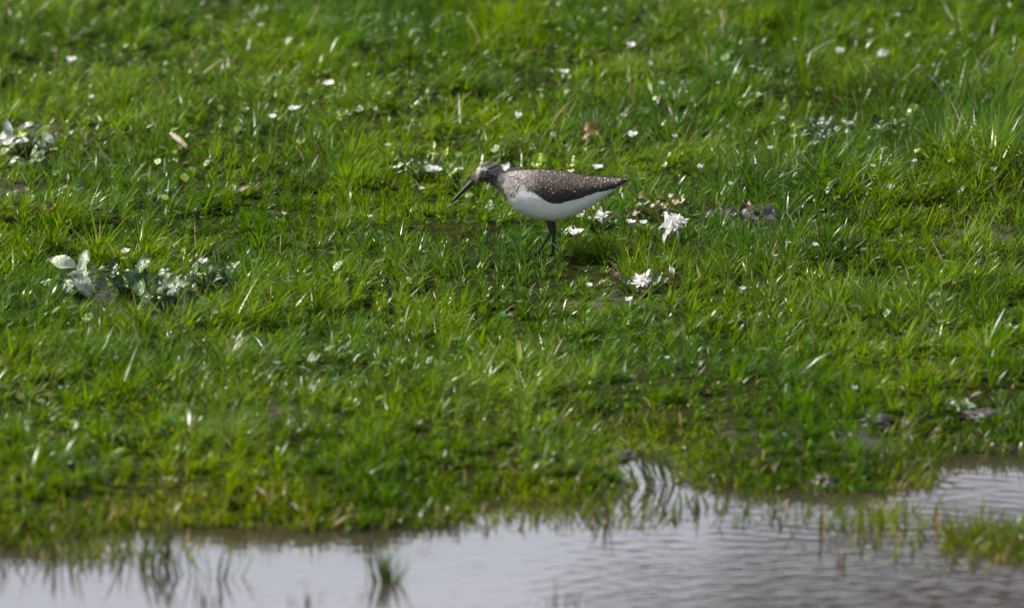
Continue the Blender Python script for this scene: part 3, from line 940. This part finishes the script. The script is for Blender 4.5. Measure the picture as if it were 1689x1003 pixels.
def flower_big(u, v, size, npet, label, lift=0.028, seed=0, ragged=0.3):
    """a ragged white head of many narrow petals on a short stalk; u, v is the middle of the head"""
    r = random.Random(seed)
    base = G(u, v + lift / MM * math.cos(PITCH))
    f = empty('white_flower', base, label=label, cat='flower', group='white flower heads in the grass')
    st_ = MB(); st_.tube([(0, 0, 0), (0.001, 0, lift * 0.5), (0, 0, lift)], [0.0011, 0.001, 0.0009], 6, (0.07, 0.13, 0.02))
    st_.build('stem', M_GRASS, f)
    c = Vector((0, 0, lift))
    e1 = NRM.cross(Vector((0, 0, 1))).normalized(); e2 = NRM.cross(e1)
    for i in range(npet):
        a = 2 * math.pi * (i + r.uniform(-0.35, 0.35)) / npet * (2.399 / 1 if npet > 12 else 1)
        open_ = r.uniform(-0.15, 1.35)
        d = (e1 * math.cos(a) + e2 * math.sin(a)) * math.cos(open_) + NRM * math.sin(open_)
        m = MB()
        g = r.uniform(0.72, 1.04)
        off = (e1 * r.uniform(-1, 1) + e2 * r.uniform(-1, 1)) * size * 0.22 + NRM * r.uniform(-0.08, 0.1) * size
        m.leaf(c + off + d * size * 0.03, d, NRM + Vector((r.uniform(-.6, .6), r.uniform(-.4, .4), r.uniform(-.4, .4))), size * 0.36 * r.uniform(1 - ragged, 1 + ragged * 1.4), size * r.uniform(0.10, 0.24), r.uniform(-0.7, 1.5), r.uniform(0.1, 0.4), 4,
               lambda t: 0.5 + 0.9 * t if t < 0.6 else 1.05 - 1.3 * (t - 0.6), tuple(min(0.8, x * g) for x in WHT), 0.12)
        m.build('petal', M_PETAL, f)
    return f

flower_big(1113, 371, 0.038, 44, 'largest ragged white flower head right of the bird, left of a dark clod', seed=1, lift=0.03)
flower_big(1063, 466, 0.029, 26, 'fan shaped white flower head in the grass below and right of the bird', seed=2, lift=0.022)
flower_big(993, 356, 0.021, 22, 'bright white flower head just under the tail of the bird', seed=3, lift=0.028)

def flower_glint_small(u, v, w, h, label, group, seed, lift=0.024, col=WHT):
    """a small closed or tattered white head: a handful of petals drawn together; also stands in for glints"""
    r = random.Random(seed)
    base = G(u, v + lift / MM * math.cos(PITCH))
    f = empty('small_flower_and_glint', base, label=label, cat='flower', group=group)
    st_ = MB(); st_.tube([(0, 0, 0), (0.0006, 0, lift * 0.5), (0, 0, lift)], [0.0008, 0.0007, 0.0006], 5, (0.07, 0.13, 0.02))
    st_.build('stem', M_GRASS, f)
    m = MB()
    for i in range(7):
        a = 2 * math.pi * (i + r.uniform(-0.3, 0.3)) / 7
        d = Vector((math.cos(a) * w, math.sin(a) * w * 0.8, h * r.uniform(0.3, 1.0)))
        d = d + NRM * h * 0.35
        gg = r.uniform(0.82, 1.02)
        m.leaf((0, 0, lift - h * 0.35), d, NRM + Vector((0, 0, 0.2)), max(w, h) * r.uniform(0.5, 0.75), w * r.uniform(0.35, 0.6), r.uniform(-0.2, 0.6), 0.2, 4,
               None, tuple(x * gg for x in col), 0.05)
    m.build('petal_head', M_PETAL, f)
    return f

named = [(1121, 328, 15, 17, 'oval white flower standing above the largest white flower head'),
         (1040, 363, 12, 9, 'left of two small white flowers between bird tail and largest flower head'),
         (1061, 364, 12, 11, 'right of two small white flowers between bird tail and largest flower head'),
         (1037, 492, 12, 11, 'small white flower just below left of the fan shaped white flower head'),
         (972, 468, 9, 11, 'small white flower left of the fan shaped white flower head'),
         (950, 378, 18, 20, 'dull white tattered flower right of the legs of the bird'),
         (834, 273, 16, 22, 'white flower seen right behind the nape of the bird'),
         (942, 279, 9, 14, 'thin white flower standing up behind the middle of the bird back'),
         (986, 272, 14, 9, 'pale flower behind the rear end of the bird back'),
         (855, 186, 9, 19, 'upright slim white flower above the bird, in open grass'),
         (1045, 216, 14, 18, 'white flower above and behind the tail of the bird'),
         (1155, 271, 9, 14, 'slim white flower right of and above the bird tail'),
         (1385, 78, 16, 14, 'left flower of the white pair near the top right'),
         (1458, 85, 22, 14, 'wide right flower of the white pair near the top right'),
         (1356, 222, 22, 12, 'white flower at the left end of the dark hollow in the right grass'),
         (1460, 266, 16, 15, 'white flower just below the dark hollow in the right grass'),
         (1470, 305, 13, 12, 'lone small white flower in the right grass, lowest of its line'),
         (932, 113, 15, 13, 'white flower high above the middle of the bird'),
         (1041, 68, 14, 13, 'white flower near the top edge, right of the middle'),
         (541, 132, 17, 13, 'lone white flower in the upper left grass'),
         (713, 274, 24, 18, 'cluster of white petals left of the head of the bird'),
         (648, 273, 11, 9, 'small white flower farther left of the bird head, level with it'),
         (118, 92, 14, 17, 'white flower in the dark grass near the upper left corner'),
         (450, 187, 14, 12, 'left of two white flowers in the upper left grass'),
         (484, 174, 17, 11, 'right of two white flowers in the upper left grass'),
         (760, 275, 8, 7, 'tiny white flower right in front of the forehead of the bird'),
         (207, 411, 14, 14, 'white flower standing above the broad leaved plant on the left'),
         (334, 428, 14, 18, 'white flower at the right end of the broad leaved plant on the left')]
for i, (u, v, w, h, lab) in enumerate(named):
    flower_glint_small(u, v, w * MM * 1.15, h * MM * 1.1, lab, 'small white flowers in the grass', 100 + i)
r = random.Random(77)
tiny = [(1093, 133), (1113, 221), (1073, 102), (640, 150), (390, 45), (430, 35), (500, 70), (575, 185), (1184, 133), (1250, 150), (1240, 105), (1310, 220), (1395, 235), (1508, 262), (1625, 110), (1515, 105), (1640, 275), (1590, 220), (1480, 18), (1300, 398), (1280, 420), (1345, 402), (1225, 475), (355, 515), (385, 557), (150, 155), (65, 205), (118, 215), (275, 312), (100, 640), (610, 355), (695, 308), (470, 350), (1675, 540), (1410, 640), (1100, 590), (515, 640), (1310, 60), (1560, 60), (1665, 90), (1435, 45), (1270, 240), (1205, 300), (1570, 150), (640, 235), (1440, 270), (1290, 190)]  # white glints of the turf, built as small petal flecks
for i, (u, v) in enumerate(tiny):
    s_ = r.uniform(6, 10.5)
    flower_glint_small(u, v, s_ * MM, s_ * MM * r.uniform(0.7, 1.5), 'tiny white glint in the grass built as petals', 'tiny white flecks in the grass', 300 + i, r.uniform(0.02, 0.03), (0.62, 0.62, 0.58))

def leafy(name, u, v, leaves, label, cat, group=None, mat=None):
    """leaves: (dx px, dy px up, length px, width px, azimuth deg in the picture, tilt towards viewer, colour)"""
    base = G(u, v)
    f = empty(name, base, label=label, cat=cat, group=group)
    for k, (dx, dz, L, W, ang, face, colr) in enumerate(leaves):
        a = R(ang)
        d = Vector((math.cos(a), 0.25 * math.sin(k * 2.1), math.sin(a)))
        up = Vector((-0.55, -face * 0.85, 0.9))
        pos = Vector((dx * MM, random.uniform(-0.02, 0.035), max(dz * MM, 0.004) + 0.010))
        st_ = MB()
        st_.tube([(pos.x * 0.3, 0.004, 0.0), pos * 0.6 + Vector((0, 0.002, 0)), pos], [0.0012, 0.001, 0.0009], 5, (0.09, 0.12, 0.03))
        st_.build('leaf_stalk', M_GRASS, f)
        m = MB()
        tone = random.uniform(0.6, 1.25)
        m.leaf(pos, d, up, L * MM, W * MM, random.uniform(0.2, 1.1), 0.18, 7, None, tuple(x * tone for x in colr), 0.13)
        m.build('leaf', mat or M_LEAF, f)
    return f

PALE = (0.12, 0.19, 0.06); SILV_SHEEN = (0.36, 0.41, 0.28); DKG = (0.030, 0.072, 0.012); MIDG = (0.06, 0.12, 0.02); YG = (0.20, 0.27, 0.010); OLV = (0.12, 0.12, 0.015); BRN = (0.12, 0.075, 0.03)  # the silvery tone puts sun gloss on green leaves into colour
def rosette(u, v, w, h, n_, cols, label, seed, size=26):
    """a low broad-leaved plant: leaves held at all angles over a patch w by h px, the palest carry sun gloss in their colour, mixed in at random"""
    r = random.Random(seed)
    L_ = []
    for k in range(n_):
        dx = r.uniform(-w / 2, w / 2); dz = r.uniform(0.1, 1.0) * h
        L_.append((dx, dz, size * r.uniform(0.7, 1.35), size * r.uniform(0.4, 0.75), r.uniform(-50, 230), r.uniform(0.4, 1.8), r.choices([c for c, _ in cols], [p for _, p in cols])[0]))
    return leafy('broad_leaved_plant', u, v, L_, label, 'plant', 'broad leaved plants in the grass')
rosette(140, 497, 74, 42, 18, [(SILV_SHEEN, 3), (PALE, 4), (MIDG, 4), (DKG, 2)], 'broad leaved plant, sun gloss coloured into its pale leaves, left of the dark hollow at left', 11, 37)
rosette(215, 510, 90, 46, 26, [(DKG, 7), (PALE, 2), (MIDG, 2)], 'plant with the shade of the hollow in its dark leaf colour, between two pale plants at left', 12, 34)  # mostly dark leaves, the hollow's shade put into their colour
rosette(275, 518, 90, 34, 18, [(SILV_SHEEN, 2), (PALE, 2), (MIDG, 3), (DKG, 3)], 'low plant, sun gloss coloured into its pale leaves, right of the dark hollow at left', 13, 34)
rosette(345, 490, 84, 38, 24, [(DKG, 4), (PALE, 2), (MIDG, 4), (BRN, 1)], 'green leaved plant right of the pale sheened plants, under a white flower', 14, 24)
rosette(44, 262, 78, 40, 24, [(YG, 5), ((0.56, 0.6, 0.5), 5)], 'plant with gloss coloured white into some leaves, others yellow green, at the left edge', 15, 28)  # whitish leaves have their gloss put into the colour
rosette(58, 290, 60, 20, 9, [(PALE, 3), (DKG, 3), (SILV_SHEEN, 1)], 'darker plant just below the yellow green one at the left edge', 16, 24)
rosette(1583, 694, 56, 18, 10, [(SILV_SHEEN, 2), (PALE, 3), (BRN, 2)], 'pale leaved seedling on the bare mud above the right puddle', 17, 17)
rosette(1405, 254, 190, 38, 44, [(DKG, 8), (PALE, 1), (MIDG, 3)], 'plant with the shade of the upper right hollow put into its dark leaf colour', 18, 26)  # dark leaf colour stands in for the shadow band here
rosette(1095, 376, 110, 36, 26, [(OLV, 5), (MIDG, 3), (BRN, 1)], 'olive leaved plant under the largest white flower head', 19, 24)
rosette(1230, 380, 70, 20, 10, [(BRN, 3), (DKG, 3), ((0.035, 0.03, 0.03), 4)], 'dark withered plant right of the largest white flower head', 20, 24)
rosette(1055, 494, 120, 20, 18, [(OLV, 4), (BRN, 4), (MIDG, 3)], 'brownish leaved plant beside the fan shaped white flower head', 21, 22)
rosette(985, 385, 60, 22, 10, [(PALE, 3), (MIDG, 3), (OLV, 2)], 'small pale plant right of the legs of the bird', 22, 18)
rosette(700, 302, 90, 36, 20, [(MIDG, 4), (YG, 2), (PALE, 2)], 'green plant with some shiny leaves left of the bird bill', 23, 20)
yl = [(890, 275, 26, 'yellow green rounded leaf behind the front of the bird back'), (945, 270, 20, 'yellow green rounded leaf behind the middle of the bird back'),
      (564, 197, 20, 'yellow green rounded leaf in the left grass, level with the upper white flowers'), (1040, 130, 18, 'yellow green rounded leaf near the top, right of the middle'),
      (972, 226, 30, 'rusty orange rounded leaf above the back of the bird'), (1100, 270, 18, 'yellow green rounded leaf right of the tail, above it'),
      (1215, 275, 22, 'yellow green rounded leaf farther right of the bird tail'), (745, 292, 18, 'yellow green rounded leaf just left of the bird forehead'),
      (1315, 212, 24, 'yellow green rounded leaf left of the dark hollow at upper right'), (80, 352, 22, 'rusty leaf low in the grass near the left edge'),
      (1060, 340, 26, 'olive leaf left of the oval white flower'), (495, 245, 18, 'yellow green rounded leaf left of the reddish stem')]
for i, (u, v, s_, lab) in enumerate(yl):
    c_ = (0.15, 0.09, 0.012) if 'rusty' in lab else ((0.2, 0.19, 0.015) if 'olive' in lab else YG)
    leafy('rounded_leaf_plant', u, v + 26, [(-s_ * 0.4, 22, s_ * 1.1, s_ * 0.85, 25, 1.4, c_), (s_ * 0.1, 12, s_ * 0.8, s_ * 0.7, 160, 1.2, c_)], lab, 'leaf plant', 'rounded leaves in the grass', M_LEAF)

# dry blades and stalks
def stalk(name, pts_px, rad, colr, label, cat, lift=0.02, mat=None, flat=None):
    base = G(*pts_px[0])
    b = MB()
    u0, v0 = pts_px[0]
    P = [Vector(((u - u0) * MM, 0.01 * math.sin(i), (v0 - v) * MM + lift)) for i, (u, v) in enumerate(pts_px)]
    if flat:
        d = P[-1] - P[0]
        b.leaf(P[0], d, (-0.2, -1, 0.6), d.length, flat * MM, 0.3, 0.15, 6, lambda t: 0.5 + 0.6 * t if t < 0.5 else 1.2 - 0.9 * (t - 0.1), colr)
    else:
        b.tube(P, [rad * MM * (1 - 0.6 * i / (len(P) - 1)) for i in range(len(P))], 7, colr)
    o = b.build(name, mat or M_STRAW)
    o.location = base
    return tag(o, label, cat)
stalk('dry_straw', [(308, 256), (290, 243), (277, 230)], 2, (0.5, 0.42, 0.32), 'broad pale dry blade lying in the left grass', 'dry straw', flat=12, lift=0.012)
stalk('dry_stalk', [(336, 144), (352, 132), (372, 117)], 1.6, (0.5, 0.38, 0.16), 'thin straw coloured stalk in the upper left grass', 'dry stalk')
stalk('red_stem', [(532, 291), (528, 268), (526, 248), (514, 230)], 2.2, (0.14, 0.05, 0.035), 'short reddish stem left of the bird', 'stem', lift=0.0)
stalk('dead_stick', [(548, 879), (565, 868), (582, 861)], 3.6, (0.30, 0.2, 0.11), 'pale brown stick lying at the water edge, left of middle', 'stick', lift=0.006)
stalk('arching_stem', [(1546, 797), (1556, 790), (1572, 782), (1590, 779), (1606, 782)], 1.8, (0.12, 0.10, 0.06), 'thin stem arching over the right puddle', 'stem', lift=0.0)
stalk('upright_stem', [(1541, 800), (1537, 778), (1534, 760)], 1.8, (0.10, 0.09, 0.06), 'thin upright stem at the left side of the right puddle', 'stem', lift=0.0)
stalk('fallen_blade', [(445, 835), (432, 827), (424, 820)], 2, (0.36, 0.35, 0.27), 'short pale dry blade near the left water edge', 'dry straw', flat=5, lift=0.010)
stalk('dry_straw', [(388, 330), (402, 321), (412, 316)], 2, (0.34, 0.24, 0.18), 'small brown dry blade left of the bird, far from it', 'dry straw', flat=10, lift=0.01)
stalk('pale_stalk', [(1300, 122), (1335, 104), (1372, 80), (1395, 74)], 2.0, (0.22, 0.25, 0.13), 'long pale stalk leaning to the left flower of the top right pair', 'stalk', lift=0.012)

# clods of mud
def clod(u, v, w, d, h, label, seed, mat=M_MUD):
    p = G(u, v)
    bm = bmesh.new()
    bmesh.ops.create_icosphere(bm, subdivisions=4, radius=1.0)
    for vt in bm.verts:
        q = vt.co
        n_ = fbm(np.array([q.x * 3 + seed * 7]), np.array([q.y * 3 + q.z * 2]), 1.0, seed, 3)[0]
        k = 0.45 + 1.0 * n_
        vt.co = Vector((q.x * w * k, q.y * d * k, q.z * h * k))
    me = bpy.data.meshes.new('mud_clod'); bm.to_mesh(me); bm.free()
    for f in me.polygons:
        f.use_smooth = True
    o = link('mud_clod', me, mat)
    o.location = p + Vector((0, 0, -h * 0.2))
    return tag(o, label, 'mud clod', 'lumps of mud')
clod(1442, 697, 0.022, 0.03, 0.012, 'grey mud clod on the bare patch above the right puddle, left one', 1)
clod(1500, 700, 0.016, 0.025, 0.008, 'small grey mud clod between the larger clods above the right puddle', 2)
clod(1622, 684, 0.028, 0.03, 0.009, 'flat mud clod right of the pale seedling above the right puddle', 3)
clod(1216, 372, 0.026, 0.03, 0.014, 'dark clod lying right of the largest white flower head', 4)
clod(1358, 797, 0.016, 0.02, 0.012, 'dark clod at the water edge left of the right puddle', 5)
clod(1014, 752, 0.03, 0.05, 0.010, 'low wet clod at the head of the muddy inlet', 6)
clod(1660, 742, 0.012, 0.012, 0.006, 'small wet lump on the far edge of the right puddle', 7)

# tufts of grass standing in the water, each one a plant
def tuft(u, v, n_, L, spread, label, lean=0.25, dark=False, az0=None):
    p = on_plane([(u, v)])[0]
    x = rng.normal(0, spread, n_); y = rng.normal(0, spread * 0.9, n_)
    out_ = np.arctan2(y, x) if az0 is None else rng.normal(az0, 0.5, n_)
    ll = L * 1.45 * (0.5 + 0.6 * rng.random(n_))
    col_ = np.tile(np.array([[0.05, 0.075, 0.018]]) if not dark else np.array([[0.05, 0.045, 0.025]]), (n_, 1)) * (0.6 + 0.9 * rng.random(n_))[:, None]
    zz = height(p[0] + x, p[1] + y)
    V, Q, T, C = blades(x, y, zz, ll + np.maximum(-zz, 0), 0.0016 + 0.0016 * rng.random(n_), out_, np.abs(rng.normal(lean * 0.6, 0.14, n_)), np.clip(rng.normal(0.25, 0.25, n_), 0, 1.2), rng.uniform(0, 3.14, n_), col_)
    o = mesh_np('water_tuft', V, T, Q, M_GRASS, colors=C)
    o.location = (p[0], p[1], 0)
    return tag(o, label, 'grass tuft', 'grass tufts standing in the water')
tuft(642, 962, 34, 0.036, 0.006, 'dense green tuft standing in open water, left of middle')
tuft(618, 948, 9, 0.036, 0.006, 'thin blades just left of the dense tuft in open water', 0.3)
tuft(616, 988, 12, 0.020, 0.006, 'dark stub in the water below the dense tuft', 0.3, True)
tuft(300, 950, 12, 0.040, 0.006, 'leaning tuft in the water, second from the left bank edge', 0.6, False, math.pi * 0.9)
tuft(355, 955, 16, 0.038, 0.012, 'sparse pale tuft in the water, right of the leaning tuft', 0.2)
tuft(350, 996, 12, 0.020, 0.006, 'dark stub in the water near the lower left', 0.3, True)
tuft(498, 998, 10, 0.018, 0.005, 'small dark stub at the bottom edge, left of middle', 0.3, True)
tuft(915, 994, 14, 0.018, 0.012, 'low brown stub at the bottom edge, right of middle', 0.4, True)
tuft(228, 935, 20, 0.045, 0.012, 'upright tuft at the end of the left grass spit')
tuft(265, 930, 6, 0.045, 0.006, 'few thin blades right of the left grass spit', 0.15, True)
tuft(95, 938, 16, 0.034, 0.015, 'thin tuft in the water left of the grass spit')
tuft(8, 940, 8, 0.03, 0.008, 'thin dark blades at the left edge of the water', 0.5, True)
tuft(1000, 868, 10, 0.032, 0.010, 'few dark blades in the water below the inlet mouth', 0.1, True)
tuft(1160, 840, 12, 0.028, 0.015, 'dark tuft in the shallows right of the inlet mouth', 0.5, True)
tuft(1100, 800, 30, 0.045, 0.014, 'leaning green tuft on the right bank of the inlet', 0.5, False, math.pi)

# thin grass growing through the shallows
def shallows(n_, px, rx, ry, L):
    c = on_plane([px])[0]
    x = c[0] + rng.normal(0, rx, n_); y = c[1] + rng.normal(0, ry, n_)
    zz = height(x, y)
    ll = L * (0.5 + 0.7 * rng.random(n_)) + np.maximum(-zz, 0)
    return blades(x, y, zz, ll, 0.0017 + 0.002 * rng.random(n_), rng.uniform(0, 6.28, n_), np.abs(rng.normal(0.3, 0.25, n_)), np.clip(rng.normal(0.6, 0.4, n_), 0, 1.6), rng.uniform(0, 3.14, n_),
                  grass_tint(n_, x, y, 0.12) * np.array([0.85, 0.75, 0.8]))
build_grass('shallow_water_grass', [shallows(240, (160, 912), 0.045, 0.045, 0.028), shallows(130, (1235, 836), 0.035, 0.05, 0.020), shallows(260, (870, 858), 0.09, 0.04, 0.018),
                                    shallows(260, (1600, 895), 0.09, 0.07, 0.028), shallows(90, (1450, 850), 0.05, 0.04, 0.026), shallows(110, (1420, 868), 0.035, 0.03, 0.034), shallows(120, (1000, 850), 0.05, 0.03, 0.03)],
            'thin grass growing through the shallow water along the shore')
